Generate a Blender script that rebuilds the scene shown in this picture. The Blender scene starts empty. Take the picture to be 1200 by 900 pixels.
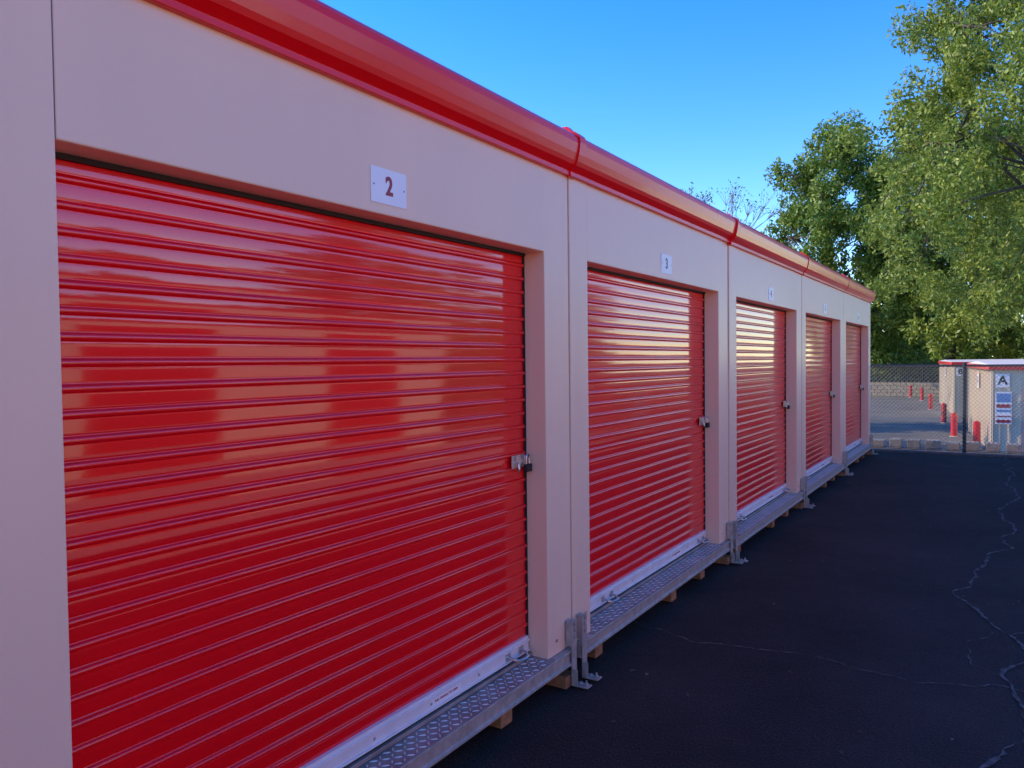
import bpy, math, random
import numpy as np
from mathutils import Vector, Matrix
R=math.radians
scene=bpy.context.scene
COL=scene.collection
random.seed(3)

# ---------------------------------------------------------------- materials
def newmat(name):
    m=bpy.data.materials.new(name); m.use_nodes=True
    nt=m.node_tree; b=nt.nodes["Principled BSDF"]
    return m,nt,b
def mat(name,col,rough=.5,metal=0,var=.08,nscale=4,bump=0,bscale=60,coat=0,spec=.5,rvar=0,col2=None,crough=.08,cior=1.5,stretch=None):
    m,nt,b=newmat(name); N=nt.nodes; L=nt.links
    geo=N.new("ShaderNodeNewGeometry")
    n=N.new("ShaderNodeTexNoise"); n.inputs["Scale"].default_value=nscale; n.inputs["Detail"].default_value=6
    if stretch:
        mp=N.new("ShaderNodeMapping"); mp.inputs["Scale"].default_value=stretch
        L.new(geo.outputs["Position"],mp.inputs["Vector"]); L.new(mp.outputs[0],n.inputs["Vector"])
    else: L.new(geo.outputs["Position"],n.inputs["Vector"])
    r=N.new("ShaderNodeValToRGB")
    c=Vector(col)
    c2=Vector(col2) if col2 else c*(1-2*var)
    r.color_ramp.elements[0].color=(*c2,1); r.color_ramp.elements[0].position=.3
    r.color_ramp.elements[1].color=(*col,1); r.color_ramp.elements[1].position=.65
    L.new(n.outputs["Fac"],r.inputs["Fac"]); L.new(r.outputs["Color"],b.inputs["Base Color"])
    b.inputs["Roughness"].default_value=rough; b.inputs["Metallic"].default_value=metal
    b.inputs["Coat Weight"].default_value=coat; b.inputs["Coat Roughness"].default_value=crough; b.inputs["Coat IOR"].default_value=cior
    b.inputs["Specular IOR Level"].default_value=spec
    if rvar:
        mr=N.new("ShaderNodeMapRange"); mr.inputs["To Min"].default_value=rough-rvar; mr.inputs["To Max"].default_value=rough+rvar
        L.new(n.outputs["Fac"],mr.inputs["Value"]); L.new(mr.outputs["Result"],b.inputs["Roughness"])
    if bump:
        n2=N.new("ShaderNodeTexNoise"); n2.inputs["Scale"].default_value=bscale; n2.inputs["Detail"].default_value=5
        L.new(geo.outputs["Position"],n2.inputs["Vector"])
        bp=N.new("ShaderNodeBump"); bp.inputs["Strength"].default_value=bump; bp.inputs["Distance"].default_value=.02
        L.new(n2.outputs["Fac"],bp.inputs["Height"]); L.new(bp.outputs["Normal"],b.inputs["Normal"])
        if coat: L.new(bp.outputs["Normal"],b.inputs["Coat Normal"])
    return m
BEIGE=mat("beige_painted_steel",(.97,.62,.43),.36,var=.025,nscale=2.2,bump=.05,bscale=2.2,coat=.05,spec=.35,rvar=.06,stretch=(1,1.6,.35))
RED=mat("red_gloss_paint",(.90,.002,.006),.28,var=.03,nscale=2,coat=.12,spec=.4)
DOOR=mat("red_door_enamel",(.95,.001,.007),.30,var=.03,nscale=1.5,bump=.03,bscale=3.0,coat=.8,spec=.1,crough=.06,cior=1.72)
BLACK=mat("black_rubber",(.012,.011,.012),.6)
SEAM=mat("dark_seam_strip",(.22,.15,.12),.8)  # brown strip filling the joint between left post and header
ALU=mat("galvanised_steel",(.55,.45,.39),.42,metal=.25,var=.16,nscale=25,rvar=.08,bump=.1,bscale=120)
ALUBAR=mat("anodised_bottom_bar",(.88,.78,.74),.35,metal=.1,var=.05,nscale=12)
PLATE=mat("tread_plate_aluminium",(.42,.32,.28),.45,metal=.25,var=.2,nscale=9,rvar=.1)
TREAD=mat("tread_lozenges",(.86,.69,.60),.3,metal=.25,var=.08,nscale=9)
STEEL=mat("zinc_hardware",(.68,.66,.63),.28,metal=.85,var=.1,nscale=40)
WHITE=mat("white_sign_enamel",(.94,.85,.82),.35,var=.02)
SIGNRED=mat("sign_red",(.36,.004,.012),.4)
WOOD=mat("treated_timber",(.42,.19,.08),.8,var=.2,nscale=30,bump=.4,bscale=90)
CONC=mat("concrete",(.55,.45,.35),.85,var=.1,nscale=3,bump=.4,bscale=40)
DKERB=mat("asphalt_kerb_shade",(.13,.11,.10),.9,var=.2,nscale=8,bump=.5,bscale=40)  # asphalt kerb, darkened so its colour carries the kerb's shadow line
BLOCK=mat("split_face_block",(.58,.42,.27),.9,var=.2,nscale=5,bump=.8,bscale=25)
BOLL=mat("bollard_red_sleeve",(.66,.015,.012),.4)
CWALL=mat("cream_steel_siding",(.72,.58,.41),.5,var=.05,nscale=1)
CWALL2=mat("cream_block_wall_paint",(.84,.68,.48),.6,var=.05,nscale=1)
FENCE=mat("fence_wire",(.36,.34,.31),.5,metal=.4)
DFENCE=mat("dark_fence_steel",(.03,.03,.03),.5)
BLUE=mat("sign_blue",(.10,.25,.5),.4)
DIRT=mat("gravel_bed",(.36,.27,.19),.95,var=.3,nscale=14,bump=.8,bscale=30)
BARK=mat("bark",(.10,.075,.055),.9,var=.25,nscale=6,bump=.6,bscale=20)
GRASS=mat("grass",(.09,.12,.03),.95,var=.25,nscale=.7,bump=.6,bscale=10)
YARD=mat("yard_asphalt",(.15,.145,.13),.9,var=.2,nscale=.4,bump=.3,bscale=50)

def asphalt():
    m,nt,b=newmat("asphalt"); N=nt.nodes; L=nt.links
    geo=N.new("ShaderNodeNewGeometry")
    def noise(s,d=6,rough=.6):
        n=N.new("ShaderNodeTexNoise"); n.inputs["Scale"].default_value=s; n.inputs["Detail"].default_value=d; n.inputs["Roughness"].default_value=rough
        L.new(geo.outputs["Position"],n.inputs["Vector"]); return n
    big=noise(.8,7); fine=noise(110,3,.7); mid=noise(9,8,.7)
    vor=N.new("ShaderNodeTexVoronoi"); vor.inputs["Scale"].default_value=90; L.new(geo.outputs["Position"],vor.inputs["Vector"])
    r=N.new("ShaderNodeValToRGB")
    r.color_ramp.elements[0].position=.3; r.color_ramp.elements[0].color=(.035,.021,.018,1)
    r.color_ramp.elements[1].position=.72; r.color_ramp.elements[1].color=(.072,.044,.038,1)
    L.new(big.outputs["Fac"],r.inputs["Fac"])
    r2=N.new("ShaderNodeValToRGB")
    r2.color_ramp.elements[0].position=.3; r2.color_ramp.elements[0].color=(.4,.4,.4,1)
    r2.color_ramp.elements[1].position=.75; r2.color_ramp.elements[1].color=(1.8,1.8,1.8,1)
    L.new(fine.outputs["Fac"],r2.inputs["Fac"])
    mx=N.new("ShaderNodeMix"); mx.data_type='RGBA'; mx.blend_type='MULTIPLY'; mx.inputs["Factor"].default_value=1
    L.new(r.outputs["Color"],mx.inputs[6]); L.new(r2.outputs["Color"],mx.inputs[7])
    r3=N.new("ShaderNodeValToRGB"); r3.color_ramp.elements[0].position=.0; r3.color_ramp.elements[0].color=(1,1,1,1)
    r3.color_ramp.elements[1].position=.24; r3.color_ramp.elements[1].color=(0,0,0,1)
    L.new(vor.outputs["Distance"],r3.inputs["Fac"])
    ml=N.new("ShaderNodeMath"); ml.operation='MULTIPLY'; L.new(r3.outputs["Color"],ml.inputs[0]); ml.inputs[1].default_value=.7
    mx2=N.new("ShaderNodeMix"); mx2.data_type='RGBA'; L.new(ml.outputs[0],mx2.inputs["Factor"])
    L.new(mx.outputs[2],mx2.inputs[6]); mx2.inputs[7].default_value=(.19,.14,.12,1)
    L.new(mx2.outputs[2],b.inputs["Base Color"])
    mr=N.new("ShaderNodeMapRange"); mr.inputs["To Min"].default_value=.6; mr.inputs["To Max"].default_value=.95
    L.new(mid.outputs["Fac"],mr.inputs["Value"]); L.new(mr.outputs["Result"],b.inputs["Roughness"])
    b.inputs["Specular IOR Level"].default_value=.1
    bp=N.new("ShaderNodeBump"); bp.inputs["Strength"].default_value=.6; bp.inputs["Distance"].default_value=.006
    ad=N.new("ShaderNodeMath"); ad.operation='ADD'; L.new(fine.outputs["Fac"],ad.inputs[0]); L.new(vor.outputs["Distance"],ad.inputs[1])
    L.new(ad.outputs[0],bp.inputs["Height"]); L.new(bp.outputs["Normal"],b.inputs["Normal"])
    return m
ASPH=asphalt()
CRACK=mat("asphalt_crack_edge",(.20,.15,.13),.95,var=.45,nscale=18,bump=.5,bscale=80)

def leafmat(name,dark,light,yel):
    m=bpy.data.materials.new(name); m.use_nodes=True; nt=m.node_tree; N=nt.nodes; L=nt.links
    b=N["Principled BSDF"]; out=N["Material Output"]
    geo=N.new("ShaderNodeNewGeometry")
    r=N.new("ShaderNodeValToRGB"); e=r.color_ramp.elements
    e[0].color=(*dark,1); e[1].color=(*yel,1); x=e.new(.6); x.color=(*light,1)
    L.new(geo.outputs["Random Per Island"],r.inputs["Fac"])
    L.new(r.outputs["Color"],b.inputs["Base Color"]); b.inputs["Roughness"].default_value=.5
    t=N.new("ShaderNodeBsdfTranslucent"); L.new(r.outputs["Color"],t.inputs["Color"])
    mx=N.new("ShaderNodeMixShader"); mx.inputs[0].default_value=.35
    L.new(b.outputs[0],mx.inputs[1]); L.new(t.outputs[0],mx.inputs[2]); L.new(mx.outputs[0],out.inputs["Surface"])
    return m
LEAF=leafmat("leaf_green",(.12,.17,.025),(.26,.34,.05),(.42,.47,.08))
LEAF2=leafmat("leaf_deep_green",(.09,.15,.022),(.20,.30,.045),(.33,.42,.07))

# ---------------------------------------------------------------- mesh helpers
def empty(name,loc=(0,0,0),rotz=0):
    e=bpy.data.objects.new(name,None); COL.objects.link(e); e.location=loc; e.rotation_euler=(0,0,rotz); e.empty_display_size=.3; return e
def obj(name,verts,faces,mats,parent=None,smooth=False,midx=None):
    me=bpy.data.meshes.new(name); me.from_pydata(verts,[],faces)
    for m in (mats if isinstance(mats,(list,tuple)) else [mats]): me.materials.append(m)
    if smooth: me.polygons.foreach_set("use_smooth",[True]*len(me.polygons))
    me.update()
    o=bpy.data.objects.new(name,me); COL.objects.link(o)
    if parent: o.parent=parent
    return o
def bev(o,w,seg=2):
    md=o.modifiers.new("bevel",'BEVEL'); md.width=w; md.segments=seg; md.limit_method='ANGLE'; md.angle_limit=R(35); return o
def boxvf(a,b):
    x0,y0,z0=a; x1,y1,z1=b
    v=[(x0,y0,z0),(x1,y0,z0),(x1,y1,z0),(x0,y1,z0),(x0,y0,z1),(x1,y0,z1),(x1,y1,z1),(x0,y1,z1)]
    f=[(0,3,2,1),(4,5,6,7),(0,1,5,4),(1,2,6,5),(2,3,7,6),(3,0,4,7)]
    return v,f
def box(name,a,b,m,parent=None,bevel=0):
    v,f=boxvf(a,b); o=obj(name,v,f,m,parent)
    if bevel: bev(o,bevel)
    return o
def merge(parts):
    V=[];F=[]
    for v,f in parts:
        k=len(V); V+=list(v); F+=[tuple(i+k for i in q) for q in f]
    return V,F
def prism_y(profile,y0,y1):
    n=len(profile)
    v=[(x,y0,z) for x,z in profile]+[(x,y1,z) for x,z in profile]
    f=[(i,(i+1)%n,n+(i+1)%n,n+i) for i in range(n)]+[tuple(range(n))[::-1],tuple(range(n,2*n))]
    return v,f
def cyl(c,axis,r,h,n=16,r2=None):
    axis=Vector(axis).normalized(); q=axis.to_track_quat('Z','Y'); c=Vector(c); r2=r if r2 is None else r2
    v=[];f=[]
    for k,(z,rr) in enumerate(((0,r),(h,r2))):
        for i in range(n):
            a=2*math.pi*i/n; v.append(tuple(c+q@Vector((rr*math.cos(a),rr*math.sin(a),z))))
    f=[(i,(i+1)%n,n+(i+1)%n,n+i) for i in range(n)]+[tuple(range(n))[::-1],tuple(range(n,2*n))]
    return v,f
def tube(pts,rad,n=8,caps=True):
    pts=[Vector(p) for p in pts]; v=[];f=[]
    if not isinstance(rad,(list,tuple)): rad=[rad]*len(pts)
    for i,p in enumerate(pts):
        d=(pts[min(i+1,len(pts)-1)]-pts[max(i-1,0)]).normalized()
        u=d.orthogonal().normalized() if i==0 else (u-d*u.dot(d)).normalized()
        w=d.cross(u)
        for k in range(n):
            a=2*math.pi*k/n; v.append(tuple(p+(u*math.cos(a)+w*math.sin(a))*rad[i]))
    for i in range(len(pts)-1):
        for k in range(n):
            f.append((i*n+k,i*n+(k+1)%n,(i+1)*n+(k+1)%n,(i+1)*n+k))
    if caps: f+= [tuple(range(n))[::-1],tuple(range((len(pts)-1)*n,len(pts)*n))]
    return v,f
def text(name,s,loc,rot,size,m,parent=None,offset=.0,sx=1):
    cu=bpy.data.curves.new(name,'FONT'); cu.body=s; cu.size=size; cu.align_x='CENTER'; cu.align_y='CENTER'; cu.extrude=.0008; cu.offset=offset
    o=bpy.data.objects.new(name,cu); COL.objects.link(o); o.location=loc; o.rotation_euler=rot; o.scale=(sx,1,1); cu.materials.append(m)
    if parent: o.parent=parent
    return o

# ---------------------------------------------------------------- storage units
UW=2.64; Y0=.724
DREC=-.118
def curtain_mesh():
    pitch=.0635; z=.285; pts=[]
    prof=[(0,0),(.002,.0005),(.006,.0007),(.019,.0008),(.032,.0007),(.038,.0005),(.0405,.0002),(.042,.0030),(.0435,.0070),(.0455,.0088),(.049,.0095),(.052,.0095),(.0555,.0088),(.0575,.0070),(.0592,.0030),(.0610,.0002)]
    rr=random.Random(8)
    while z<2.17:
        j=rr.uniform(-.0012,.0012)
        for dz,dx in prof: pts.append((DREC+dx+j,z+dz))
        z+=pitch
    ya,yb=.22,UW-.249
    nY=9
    v=[];f=[]
    for i,(x,zz) in enumerate(pts):
        for k in range(nY):
            t=k/(nY-1)
            v.append((x+.0012*math.sin(t*7.3+zz*3.1)+.0008*math.sin(t*15+zz*8),ya+(yb-ya)*t,zz))
    for i in range(len(pts)-1):
        for k in range(nY-1): f.append((i*nY+k,i*nY+k+1,(i+1)*nY+k+1,(i+1)*nY+k))
    return v,f
CURT=curtain_mesh()
def diamonds(x0,x1,y0,y1,z):
    P=[]; s=.034; nx=3; ny=int((y1-y0)/s)
    for i in range(nx+1):
        for j in range(ny):
            cx=x0+ (i+.5)*(x1-x0)/(nx+1); cy=y0+(j+.5)*s; a=R(45) if (i+j)%2 else R(-45)
            c,sn=math.cos(a),math.sin(a); l,w,h=.0165,.0042,.004
            pts=[(-l,0,0),(0,-w,0),(l,0,0),(0,w,0),(-l*.45,0,h),(l*.45,0,h)]
            v=[(cx+p[0]*c-p[1]*sn,cy+p[0]*sn+p[1]*c,z+p[2]) for p in pts]
            P.append((v,[(0,1,4),(1,2,5,4),(2,3,5),(3,0,4,5)]))
    return merge(P)
DIAM=diamonds(-.084,.030,.20,UW-.235,.1853)
fascia_prof=[(-.02,2.50),(.020,2.50),(.022,2.502),(.022,2.522),(.030,2.530),(.050,2.548),(.060,2.566),(.068,2.60),(.076,2.645),(.074,2.668),(.064,2.684),(.045,2.699),(.030,2.706),(-.30,2.716),(-.30,2.66),(-.02,2.655)]
def big(p,k):
    return [(x+k if x>0 else x, z+(k if z>2.6 else -k*.6)) for x,z in p]

def unit(idx,label):
    rnd=random.Random(idx*7+1)
    y=Y0+idx*UW
    e=empty("storage_unit",(rnd.uniform(-.004,.004),y,rnd.uniform(-.004,.006)))
    w=UW; g=.005
    L0,L1=.20,w-.24
    P=e
    TOP=2.515
    box("left_post",(-.14,g,.182),(0.003,L0,TOP),BEIGE,P,.004)
    z=2.108
    V=[(0,L0+.002,z),(0,L1,z),(0,L1,.182),(0,w-g,.182),(0,w-g,TOP),(0,L0+.002,TOP)]
    n=6
    V2=[(-.14,a,b) for (_,a,b) in V]
    F=[(0,1,4,5),(1,2,3,4)]+[(i,n+i,n+(i+1)%n,(i+1)%n) for i in range(n)]
    o=obj("header_and_right_post",V+V2,F,BEIGE,P); bev(o,.004)
    v,f=merge([boxvf((DREC-.02,L0+.0015,.186),(DREC+.006,L0+.018,2.106)),boxvf((DREC-.02,L1-.0085,.186),(DREC+.010,L1-.001,2.106))])
    obj("door_guide_gap",v,f,BLACK,P)
    box("header_recess_shade",(DREC+.001,L0+.003,2.094),(DREC+.016,L1-.003,2.1075),BLACK,P)  # black strip standing in for the dark recess under the header
    v,f=merge([boxvf((-6.0,g,.182),(-.142,g+.04,2.6)),boxvf((-6.0,w-g-.04,.182),(-.142,w-g,2.6)),boxvf((-6.04,g,.182),(-6.002,w-g,2.6)),
               boxvf((-5.99,g+.05,.13),(-.2,w-g-.05,.18))])
    obj("side_and_rear_walls",v,f,BEIGE,P)
    v,f=prism_y([(-6.06,2.55),(-.31,2.655),(-.31,2.70),(-6.06,2.60)],g,w-g)
    obj("roof_sheet",v,f,RED,P)
    v,f=prism_y(fascia_prof,.012,w-.004); o=obj("roof_fascia",v,f,RED,P); bev(o,.003)
    v,f=prism_y(big(fascia_prof,.007),-.022,.045); o=obj("fascia_lap_sleeve",v,f,RED,P); bev(o,.003)
    v,f=prism_y([(-.16,2.66),(.045,2.699),(.01,2.738),(-.16,2.746)],-.02,.02); obj("ridge_end_cap",v,f,RED,P)
    obj("door_curtain",CURT[0],CURT[1],DOOR,P,smooth=True)
    v,f=merge([boxvf((DREC-.008,L0+.02,.214),(DREC+.016,L1-.010,.285)),boxvf((DREC-.006,L0+.02,.262),(DREC+.024,L1-.010,.272)),boxvf((DREC-.006,L0+.02,.215),(DREC+.026,L1-.010,.222))])
    o=obj("door_bottom_bar",v,f,ALUBAR,P); bev(o,.0015)
    box("bottom_weather_seal",(DREC-.01,L0+.02,.204),(DREC+.018,L1-.01,.2135),BLACK,P)
    box("sill_upstand",(-.138,L0+.002,.186),(DREC+.032,L1-.002,.2035),PLATE,P,.002)
    box("bar_sticker",(DREC+.0162,w/2+.32,.228),(DREC+.017,w/2+.52,.257),WHITE,P)
    text("bar_lettering","PULL HANDLE TO OPEN",(DREC+.0174,w/2+.42,.243),(R(90),0,R(90)),.014,SIGNRED,P)
    v,f=merge([cyl((DREC+.016,L0+.12+k*.33,.242),(1,0,0),.006,.003,8) for k in range(7)]); obj("bar_screws",v,f,STEEL,P)
    hs=[]
    for hy in (L0+.42,L1-.14):
        pts=[(DREC+.02,hy-.055,.240),(DREC+.05,hy-.055,.234),(DREC+.072,hy-.035,.229),(DREC+.078,hy,.228),(DREC+.072,hy+.035,.229),(DREC+.05,hy+.055,.234),(DREC+.02,hy+.055,.240)]
        hs.append(tube(pts,.006,8)); hs.append(boxvf((DREC+.0165,hy-.075,.226),(DREC+.0205,hy-.038,.256))); hs.append(boxvf((DREC+.0165,hy+.038,.226),(DREC+.0205,hy+.075,.256)))
    v,f=merge(hs); obj("pull_handles",v,f,STEEL,P,smooth=False)
    box("threshold_plate",(-.15,L0-.02,.181),(.032,L1+.02,.185),PLATE,P)
    obj("threshold_tread",DIAM[0],DIAM[1],TREAD,P)
    v,f=prism_y([(-.10,.11),(.034,.105),(.036,.107),(.036,.118),(.028,.122),(.028,.166),(.036,.170),(.036,.179),(.034,.1805),(-.10,.1805)],.03,w-.03)
    o=obj("base_rail",v,f,ALU,P); bev(o,.0012)
    ly=L1-.065; lz=1.13; X=DREC+.012
    v,f=merge([boxvf((X,ly-.075,lz-.030),(X+.005,ly+.035,lz+.030)),
        boxvf((X+.005,ly-.085,lz-.008),(X+.012,ly+.062,lz+.010)),
        boxvf((X+.005,ly-.06,lz+.012),(X+.020,ly-.035,lz+.026)),
        boxvf((X+.005,ly+.0,lz-.024),(X+.026,ly+.010,lz+.028)),
        boxvf((X+.005,ly-.03,lz-.026),(X+.018,ly-.02,lz+.024)),
        tube([(X+.012,ly-.055,lz-.004),(X+.03,ly-.06,lz-.008),(X+.034,ly-.06,lz-.03),(X+.03,ly-.06,lz-.04)],.005,8)]+
        [cyl((X+.005,ly+a,lz+b),(1,0,0),.005,.003,8) for a in (-.068,.028) for b in (-.022,.022)])
    o=obj("latch_bolt",v,f,STEEL,P); bev(o,.001)
    sh=[(X+.030,ly+.022+.014*math.cos(t),lz+.012+.020*math.sin(t)) for t in [0,.5,1,1.57,2.1,2.6,3.14]]
    sh=[(X+.030,ly+.036,lz-.014)]+sh+[(X+.030,ly+.008,lz-.014)]
    v,f=tube(sh,.0045,8); obj("padlock_shackle",v,f,STEEL,P)
    v,f=merge([boxvf((X+.020,ly-.001,lz-.052),(X+.042,ly+.045,lz-.014))]); o=obj("padlock_body",v,f,BLACK,P); bev(o,.004)
    py=w/2; pz=2.205
    o=box("number_plate",(.0005,py-.092,pz-.061),(.003,py+.092,pz+.061),WHITE,P,.001)
    text("number",label,(.0036,py,pz),(R(90),0,R(90)),.088,SIGNRED,P,offset=.0028,sx=.85)
    v,f=merge([cyl((.003,py+s*.078,pz),(1,0,0),.0035,.002,10) for s in (-1,1)]); obj("plate_screws",v,f,ALU,P)
    for nm,by in (("anchor_bracket_left",.055),("anchor_bracket_right",w-.055)):
        pr=[boxvf((.037,by-.024,.012),(.043,by+.024,.33)),boxvf((.0375,by-.024,.008),(.125,by+.024,.0155)),
            boxvf((.044,by-.024,.016),(.070,by-.019,.09))]
        for z in (.31,.28,.245): pr.append(cyl((.043,by,z),(1,0,0),.010,.008,6))
        for xx in (.075,.105): pr.append(cyl((xx,by+.004,.0155),(0,0,1),.010,.009,6)); 
        pr.append(cyl((.105,by+.004,.0155),(0,0,1),.005,.022,8))
        pr.append(boxvf((.004,by-.020,.20),(.0368,by+.020,.32)))
        v,f=merge(pr); o=obj(nm,v,f,ALU,P); bev(o,.0012)
    v,f=merge([boxvf((-.6,.30,.002),(-.02,.39,.104)),boxvf((-.6,w-.62,.002),(-.02,w-.53,.104)),boxvf((-.7,w-.12,.002),(.03,w-.03,.06)),boxvf((-.6,w/2+.1,.002),(-.015,w/2+.19,.104))])
    o=obj("timber_cribbing",v,f,WOOD,P); bev(o,.003)
    if idx==0: box("post_seam",(-.01,L0+.0002,2.11),(.0012,L0+.0018,TOP),SEAM,P)
    v,f=merge([cyl((0.0,L1+.08,.25),(1,0,0),.008,.004,8),cyl((0.003,L0-.09,.25),(1,0,0),.008,.004,8)]); obj("post_bolts",v,f,STEEL,P)
for i,l in enumerate(["0","1","2","3","4","5","6"]):
    unit(i-2,l)

# ---------------------------------------------------------------- ground
S=700
obj("ground",[(-S,-S,-1.72),(S,-S,-1.72),(S,S,-1.72),(-S,S,-1.72)],[(0,1,2,3)],GRASS)
o=box("asphalt_lot",(-70,-80,-1.70),(70,14.35,0),ASPH)
o=box("planting_strip",(-70,14.352,-1.70),(70,15.15,-.02),DIRT)
o=box("kerb",(-70,14.37,-.01),(70,14.50,.035),DKERB,bevel=.01)
obj("yard_pavement",[(-30,15.5,-1.712),(60,15.5,-1.712),(60,72,-1.712),(-30,72,-1.712)],[(0,1,2,3)],YARD)
P=[]; rnd=random.Random(5); x=-14
while x<20:
    w=.30+rnd.uniform(-.04,.04); P.append(boxvf((x,15.16+rnd.uniform(-.01,.01),-.02),(x+w-.09,15.42,.13+rnd.uniform(-.02,.02)))); x+=w
for r in range(8):
    x=-14+.2*(r%2)
    while x<20: P.append(boxvf((x,15.18,-1.70+r*.21),(x+.39,15.40,-1.70+r*.21+.2))); x+=.4
v,f=merge(P); o=obj("retaining_wall",v,f,BLOCK); bev(o,.01,1)
def ribbon(pts,w,seed,z):
    rnd=random.Random(seed); out=[]
    for i in range(len(pts)-1):
        a=Vector(pts[i]); b=Vector(pts[i+1]); n=max(2,int((b-a).length/.03))
        for k in range(n): out.append(a.lerp(b,k/n))
    d=0; V=[];F=[]; dv=0
    for i,p in enumerate(out):
        dv=dv*.7+rnd.uniform(-.012,.012); d=(d+dv)*.95
        t=(out[min(i+1,len(out)-1)]-out[max(i-1,0)]).normalized(); nn=Vector((-t.y,t.x))
        ww=w*rnd.uniform(.15,1.6); c=p+nn*(d+rnd.uniform(-.006,.006))
        V+= [(c.x+nn.x*ww/2,c.y+nn.y*ww/2,z),(c.x-nn.x*ww/2,c.y-nn.y*ww/2,z)]
        if i: F.append((2*i-2,2*i-1,2*i+1,2*i))
    return V,F
v,f=merge([ribbon([(-.1,4.35),(.35,4.22),(.75,4.33),(1.2,4.24),(1.76,4.38),(2.6,4.3),(4,4.6)],.010,1,.004),
 ribbon([(1.77,2.6),(1.79,3.53),(1.88,4.1),(1.80,4.5),(1.84,5.2),(1.68,5.9),(1.73,6.46),(1.86,7.5),(1.84,9),(1.95,10.5),(1.9,14.3)],.019,2,.0045),
 ribbon([(1.84,5.2),(2.1,5.6),(2.3,6.6),(2.2,8.5),(2.6,11)],.012,4,.004),
 ribbon([(1.80,4.5),(1.72,4.62),(1.70,4.9),(1.84,5.2)],.009,9,.005),
 ribbon([(.2,9.6),(.9,9.75),(1.86,9.6)],.008,6,.004)])
obj("asphalt_crack",v,f,CRACK)
P=[]
for i in range(90):
    x,y=rnd.uniform(.1,3),rnd.uniform(1.5,14); a=rnd.uniform(0,6.3); s=rnd.uniform(.008,.022)
    c,sn=math.cos(a)*s,math.sin(a)*s
    P.append(([(x-c,y-sn,.004),(x+sn*.5,y-c*.5,.010),(x+c,y+sn,.006),(x-sn*.5,y+c*.5,.012)],[(0,1,2,3)]))
v,f=merge(P); obj("fallen_leaves",v,f,mat("dry_leaf",(.34,.19,.10),.8,var=.3,nscale=9))

# ---------------------------------------------------------------- chain link fence
def fence(name,x0,x1,y,z0,h,posts,sp=.065,wr=.0032,m=FENCE):
    e=empty(name,(0,y,z0)); P=[]
    n=int((x1-x0+h)/sp)
    for i in range(n):
        xs=x0-h+i*sp
        for sgn in (1,-1):
            if sgn==1: a=(xs,0); b=(xs+h,h)
            else: a=(xs+h,0); b=(xs,h)
            def clip(p,q):
                (xa,za),(xb,zb)=p,q
                for lim,side in ((x0,1),(x1,-1)):
                    fa=(xa-lim)*side; fb=(xb-lim)*side
                    if fa<0 and fb<0: return None
                    if fa<0: t=fa/(fa-fb); xa,za=xa+(xb-xa)*t,za+(zb-za)*t
                    elif fb<0: t=fb/(fb-fa); xb,zb=xb+(xa-xb)*t,zb+(za-zb)*t
                return (xa,za),(xb,zb)
            r=clip(a,b)
            if r and abs(r[0][0]-r[1][0])>.01:
                (xa,za),(xb,zb)=r
                P.append(tube([(xa,.003*sgn,za+.03),(xb,.003*sgn,zb+.03)],wr,3,False))
    v,f=merge(P); obj("chain_link_mesh",v,f,m,e)
    P=[]
    for px in posts: P.append(tube([(px,.03,-.1),(px,.03,h+.06)],.03,12)); P.append(cyl((px,.03,h+.06),(0,0,1),.036,.03,12,.01))
    P.append(tube([(x0,.03,h+.03),(x1,.03,h+.03)],.019,10)); P.append(tube([(x0,.03,.05),(x1,.03,.05)],.004,6))
    v,f=merge(P); obj("posts_and_rail",v,f,DFENCE,e); return e
fence("chain_link_fence",-5,9,14.75,0,1.42,[-4.4,-.55,1.32,4.4,7.6])

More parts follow.
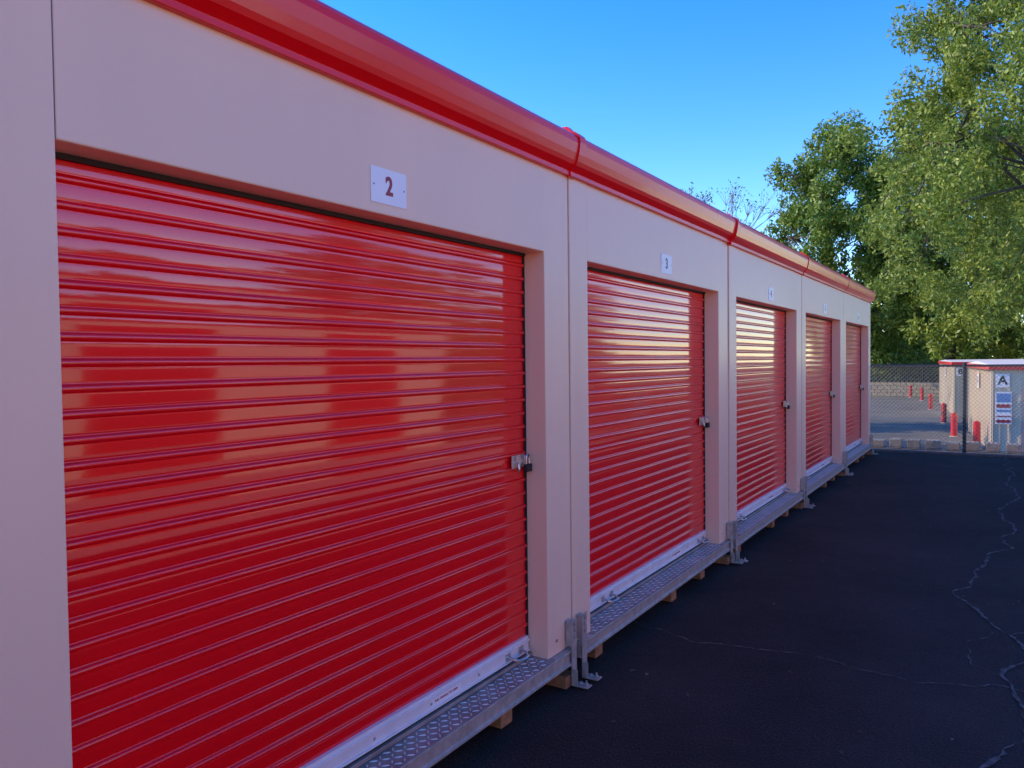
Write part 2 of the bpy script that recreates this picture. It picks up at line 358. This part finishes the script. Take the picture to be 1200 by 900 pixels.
# ---------------------------------------------------------------- yard buildings
def siding(x0,x1,y0,y1,z0,z1):
    P=[boxvf((x0,y0,z0),(x1,y1,z1))]
    y=y0+.15
    while y<y1-.1: P.append(boxvf((x0-.03,y,z0),(x0-.001,y+.06,z1-.01))); y+=.3
    x=x0+.15
    while x<x1-.1: P.append(boxvf((x,y0-.03,z0),(x+.06,y0-.001,z1-.01))); x+=.3
    return merge(P)
def yard_building(org,rot,L,W,H,letter):
    e=empty("storage_building",org,rot)
    v,f=siding(0,L,0,W,0,H); obj("walls",v,f,CWALL,e)
    ov=.15; z=H
    V=[(-ov,-ov,z),(L+ov,-ov,z),(L+ov,W+ov,z),(-ov,W+ov,z),(-ov,-ov,z+.17),(L+ov,-ov,z+.17),(L+ov,W+ov,z+.17),(-ov,W+ov,z+.17)]
    F=[(0,3,2,1),(0,1,5,4),(2,3,7,6),(0,4,7,3),(1,2,6,5)]
    o=obj("red_roof_trim",V,F,BOLL,e)
    k=ov-.03
    V=[(-k,-k,z+.172),(L+k,-k,z+.172),(L+k,W+k,z+.172),(-k,W+k,z+.172),(-k,W/2,z+.28),(L+k,W/2,z+.28)]
    obj("roof_sheeting",V,[(0,1,5,4),(4,5,2,3),(0,4,3),(1,2,5)],WHITE,e)
    P=[];Q=[];x=.9
    while x<L-3:
        for yy,s in ((-.045,-1),(W+.045,1)):
            a=min(yy,yy+.02*s); P.append(boxvf((x,a,.02),(x+2.5,a+.02,2.25)))
            for k in range(18): Q.append(boxvf((x,a-.012 if s<0 else a+.021,.1+k*.12),(x+2.5,a-.001 if s<0 else a+.032,.1+k*.12+.05)))
        x+=3.1
    v,f=merge(P); obj("roll_up_doors",v,f,BOLL,e); v,f=merge(Q); obj("door_ribs",v,f,BOLL,e)
    v,f=merge([boxvf((-.07,-.06,0),(-.032,.07,H)),boxvf((-.07,W-.07,0),(-.032,W+.06,H))]); obj("corner_trim",v,f,CWALL,e)
    box("letter_board_side",(.06,-.09,H-.60),(.46,-.071,H-.14),WHITE,e)
    text("letter_side",letter,(.26,-.092,H-.37),(R(90),0,0),.42,BLACK,e,offset=.012)
    box("letter_board",(-.09,W*.5-.28,H-.75),(-.071,W*.5+.28,H-.15),WHITE,e)
    text("letter",letter,(-.092,W*.5,H-.45),(R(90),0,R(-90)),.5,BLACK,e,offset=.01)
    return e
rowrot=R(6)
def rowpt(Y): return (1.65-.105*(Y-31),Y,-1.71)
eA=yard_building(rowpt(31.0),rowrot,26,8.5,2.85,"A")
eB=yard_building(rowpt(49),rowrot,26,14,2.85,"B")
o=box("notice",(.05,-.115,1.0),(.52,-.09,2.1),WHITE,eA)
v,f=merge([boxvf((.08,-.122,1.75),(.49,-.1155,2.05)),boxvf((.08,-.122,1.42),(.49,-.1155,1.5))]); obj("notice_blue_panel",v,f,BLUE,eA)
v,f=merge([boxvf((.08,-.122,1.56),(.49,-.1155,1.68)),boxvf((.08,-.122,1.05),(.49,-.1155,1.15)),boxvf((.08,-.122,1.25),(.49,-.1155,1.29))]); obj("notice_red_panel",v,f,SIGNRED,eA)
for (bx,by) in ((1.15,32.2),(.25,36.7),(-.5,44),(-1.8,55),(-3.1,66),(-4.3,71)):
    e=empty("bollard",(bx,by,-1.71))
    v,f=cyl((0,0,0),(0,0,1),.12,.95,20); obj("post",v,f,BOLL,e)
    v,f=cyl((0,0,.951),(0,0,1),.118,.05,20,.04); obj("domed_cap",v,f,BOLL,e)
    v,f=cyl((0,0,0.0),(0,0,1),.18,.03,20,.15); obj("concrete_collar",v,f,CONC,e)

P=[]
for r in range(4):
    x=-32+.25*(r%2)
    while x<4: P.append(boxvf((x,73,-1.71+r*.3),(x+.46,73.3,-1.71+r*.3+.27))); x+=.5
v,f=merge(P); obj("block_wall",v,f,BLOCK)
box("grass_bank",(-60,73.35,-1.9),(60,120,-.55),GRASS)
e=empty("metal_picket_fence",(0,73.8,-.55)); P=[boxvf((-30,0,.15),(6,.04,.2)),boxvf((-30,0,1.5),(6,.04,1.55))]
x=-30
while x<6: P.append(boxvf((x,.045,0),(x+.03,.075,1.7))); x+=.16
x=-30
while x<6: P.append(boxvf((x,-.04,0),(x+.09,.10,1.85))); x+=2.4
v,f=merge(P); obj("pickets",v,f,DFENCE,e)

# ---------------------------------------------------------------- opposite row (sunlit, across the aisle)
def opposite():
    e=empty("storage_building",(8.6,-32,0)); H=2.5
    v,f=merge([boxvf((0,0,0),(7,46,H))]); obj("walls",v,f,CWALL2,e)
    V=[(-.15,-.15,H+.002),(7.15,-.15,H+.002),(7.15,46.15,H+.002),(-.15,46.15,H+.002),(-.15,-.15,H+.2),(7.15,-.15,H+.2),(7.15,46.15,H+.2),(-.15,46.15,H+.2)]
    obj("red_roof_trim",V,[(0,3,2,1),(4,5,6,7),(0,1,5,4),(1,2,6,5),(2,3,7,6),(3,0,4,7)],BOLL,e)
    P=[]; y=.85
    while y<43:
        P.append(boxvf((-.03,y,.02),(-.002,y+2.2,2.1))); y+=4.6
    v,f=merge(P); obj("roll_up_doors",v,f,BOLL,e)
opposite()
obj("bounce_apron",[(4.3,-60,.004),(8.55,-60,.004),(8.55,14.3,.004),(4.3,14.3,.004)],[(0,1,2,3)],CONC)  # out of view; pale concrete laid wide to bounce warm sunlight onto the facade

# ---------------------------------------------------------------- trees
def leaves_mesh(name,centers,radii,n_each,size,m,seed,parent):
    rng=np.random.default_rng(seed)
    C=[];
    for c,r,n in zip(centers,radii,n_each):
        d=rng.normal(size=(n,3)); d/=np.linalg.norm(d,axis=1)[:,None]
        rad=rng.random(n)**.5
        C.append(np.array(c)+d*rad[:,None]*np.array(r))
    C=np.concatenate(C); N=len(C)
    nrm=rng.normal(size=(N,3)); nrm[:,2]+=.4; nrm/=np.linalg.norm(nrm,axis=1)[:,None]
    t=np.cross(nrm,rng.normal(size=(N,3))); t[:,2]-=.3; t/=np.linalg.norm(t,axis=1)[:,None]; b=np.cross(nrm,t)
    s=(size*rng.uniform(.6,1.35,N))[:,None]
    V=np.stack([C-t*s,C-b*s*.42,C+t*s,C+b*s*.42],axis=1).reshape(-1,3)
    me=bpy.data.meshes.new(name); me.vertices.add(4*N); me.vertices.foreach_set("co",V.astype(np.float32).ravel())
    me.loops.add(4*N); me.loops.foreach_set("vertex_index",np.arange(4*N,dtype=np.int32))
    me.polygons.add(N); me.polygons.foreach_set("loop_start",np.arange(0,4*N,4,dtype=np.int32)); me.polygons.foreach_set("loop_total",np.full(N,4,dtype=np.int32))
    me.materials.append(m); me.update(); me.validate()
    o=bpy.data.objects.new(name,me); COL.objects.link(o); o.parent=parent; return o
def tree(name,loc,H,R0,zb,seed,m,nclump=150,nleaf=420,size=.16,tr=.4,clump=1.3,nl=20):
    rnd=random.Random(seed); e=empty(name,loc); P=[]
    cz=(H+zb)/2; hz=(H-zb)/2
    top=Vector((rnd.uniform(-.6,.6),rnd.uniform(-.6,.6),H*.88))
    trunk=[Vector((0,0,-.3)),Vector((.1,.05,H*.12)),Vector((.25*tr,-.1,H*.3)),top*.6+Vector((.2,.1,0)),top]
    P.append(tube(trunk,[tr*1.35,tr,tr*.8,tr*.45,.04],10))
    limbs=[]
    for i in range(13):
        t=rnd.uniform(.22,.8); s=Vector(trunk[1]).lerp(top,t); a=i*2.4+rnd.uniform(-.4,.4)
        zz=s.z+rnd.uniform(.15,.5)*hz; k=math.sqrt(max(.05,1-((zz-cz)/hz)**2)) if abs(zz-cz)<hz else .2
        r=R0*k*rnd.uniform(.5,.85)
        end=Vector((math.cos(a)*r,math.sin(a)*r,min(zz,H*.93)))
        mid=s.lerp(end,.5)+Vector((0,0,rnd.uniform(.1,.8)))
        P.append(tube([s,mid,end],[tr*.36*(1.1-t),tr*.2*(1.1-t),.03],7)); limbs.append((s,mid,end))
    cen=[];rad=[];nn=[]
    lobes=[]
    for i in range(nl):
        a=i*2.39996+rnd.uniform(-.3,.3); u=-0.92+1.84*(i+.5)/nl; k=math.sqrt(max(0.04,1-u*u*.9))
        rr=R0*k*rnd.uniform(.42,.78)
        lobes.append((Vector((math.cos(a)*rr,math.sin(a)*rr,cz+u*hz*.88)),R0*rnd.uniform(.24,.40)))
    lobes.append((Vector((0,0,cz+hz*.6)),R0*.35)); lobes.append((Vector((0,0,cz)),R0*.4))
    for i in range(nclump):
        lc,lr=lobes[i%len(lobes)]
        d=Vector((rnd.gauss(0,1),rnd.gauss(0,1),rnd.gauss(0,1))).normalized()*lr*rnd.uniform(.4,1.1)
        c=lc+d; s=clump*rnd.uniform(.4,1.1)
        cen.append(c); rad.append((s*.8,s*.8,s*rnd.uniform(.7,1.15))); nn.append(int(nleaf*s*s/clump/clump))
        if i%3==0:
            l=min(limbs,key=lambda q:(q[2]-c).length); st=l[1].lerp(l[2],rnd.uniform(.3,1))
            P.append(tube([st,st.lerp(c,.5)+Vector((0,0,.15)),c],[.06,.04,.012],5))
    v,f=merge(P); obj("trunk_and_limbs",v,f,BARK,e,smooth=True)
    leaves_mesh("foliage",[tuple(c) for c in cen],rad,nn,size,m,seed,e)
    return e
tree("oak_tree",(3.2,44.0,-1.71),23.5,8.0,4.0,11,LEAF,400,350,.125,.42,1.15,26)
tree("oak_tree",(-1.8,74.6,-.6),24.0,8.6,1.0,23,LEAF,350,300,.21,.5,1.7,24)
tree("oak_tree",(6.0,70,-1.71),18.0,7.8,2.4,43,LEAF,240,270,.21,.4,1.7,18)
tree("maple_tree",(-11.4,76,-.6),24.5,6.8,1.5,31,LEAF2,260,280,.21,.45,1.6,20)
tree("maple_tree",(-6.0,84,-.6),15,5,1,37,LEAF2,130,200,.24,.35,1.6,14)
tree("crape_myrtle_tree",(-9.5,38.5,-1.71),8.2,3.2,1.8,51,LEAF2,90,150,.16,.16,1.0,10)
tree("crape_myrtle_tree",(-11.0,29.5,-1.71),7.4,3.0,1.8,53,LEAF2,90,150,.16,.16,1.0,10)
def bare(loc,H,seed):
    rnd=random.Random(seed); e=empty("sparse_tree",loc); P=[]; tips=[]
    def grow(p,d,l,r,k):
        q=p+d*l; P.append(tube([p,p.lerp(q,.5)+Vector((rnd.uniform(-.05,.05),rnd.uniform(-.05,.05),0))*l,q],[r,r*.85,r*.65],4))
        if k==0: tips.append(q); return
        for i in range(3 if k>1 else 5):
            nd=(d+Vector((rnd.uniform(-1,1),rnd.uniform(-1,1),rnd.uniform(-.2,.6)))*.62).normalized()
            grow(q,nd,l*rnd.uniform(.62,.82),r*.6,k-1)
    grow(Vector((0,0,-.5)),Vector((0,0,1)),H*.34,.2,5)
    v,f=merge(P); obj("trunk_and_twigs",v,f,mat("pale_bark",(.34,.28,.22),.9),e)
    leaves_mesh("foliage",[tuple(t) for t in tips],[(.5,.5,.4)]*len(tips),[4]*len(tips),.10,LEAF2,seed,e)
bare((-17.0,55,-1.7),15.3,4)
def massobj(name,specs,seed,m,size,nleaf):
    rnd=random.Random(seed); cen=[];rad=[];nn=[]
    for (x0,x1,y0,y1,z0,z1,n,sc) in specs:
        for i in range(n):
            s=rnd.uniform(.6,1.5)*sc; x=rnd.uniform(x0,x1); y=rnd.uniform(y0,y1); q=x if x1-x0>y1-y0 else y
            zt=z1*(.6+.4*math.sin(q*.5+seed)*math.sin(q*.21))
            cen.append((x,y,rnd.uniform(z0,max(z0+.5,zt)))); rad.append((s*1.2,s*1.2,s)); nn.append(int(nleaf*s))
    e=empty(name,(0,0,0)); leaves_mesh("foliage",cen,rad,nn,size,m,seed,e); return e
massobj("shrub_hedge",[(-22,6,75.5,79,-.6,1.8,160,1)],9,LEAF2,.2,120)
massobj("sky_blocking_trees",[(-26,16,96,104,-.5,8.0,240,1)],14,LEAF2,.5,90)
massobj("sky_blocking_trees",[(21,26,-45,50,0,8.5,320,1.5)],17,LEAF2,.5,55)  # out of view; added to hold back bright sky reflections in the doors

# ---------------------------------------------------------------- light
elev=32; sdir=Vector((-.97,-.25,0)).normalized()
sd=Vector((sdir.x*math.cos(R(elev)),sdir.y*math.cos(R(elev)),math.sin(R(elev))))
su=bpy.data.lights.new("sun",'SUN'); su.energy=5; su.angle=R(.5); su.color=(1,.82,.60)
so=bpy.data.objects.new("sun",su); COL.objects.link(so); so.location=(-30,-8,25); so.rotation_euler=sd.to_track_quat('Z','Y').to_euler()
w=bpy.data.worlds.new("World"); scene.world=w; w.use_nodes=True; N=w.node_tree.nodes; L=w.node_tree.links
bg=N["Background"]; sk=N.new("ShaderNodeTexSky"); sk.sky_type='NISHITA'; sk.sun_disc=False
sk.sun_elevation=R(elev); sk.sun_rotation=math.atan2(sdir.x,sdir.y)%(2*math.pi); sk.air_density=1.0; sk.dust_density=.05; sk.ozone_density=2.0; sk.altitude=900
hs=N.new("ShaderNodeHueSaturation"); hs.inputs["Hue"].default_value=.516; hs.inputs["Saturation"].default_value=1.42; hs.inputs["Value"].default_value=2.7
L.new(sk.outputs[0],hs.inputs["Color"]); L.new(hs.outputs[0],bg.inputs["Color"]); bg.inputs["Strength"].default_value=.15

# ---------------------------------------------------------------- camera
cam=bpy.data.cameras.new("camera"); co=bpy.data.objects.new("camera",cam); COL.objects.link(co)
cam.lens=27; cam.sensor_width=36; cam.clip_end=2500; cam.clip_start=.05
M=Matrix.Translation((1.79,0,1.6))@Matrix.Rotation(R(32.35),4,'Z')@Matrix.Rotation(R(90-1.65),4,'X')@Matrix.Rotation(-.0115,4,'Z')
co.matrix_world=M
scene.camera=co
scene.view_settings.view_transform='Standard'; scene.view_settings.look='None'; scene.view_settings.exposure=0
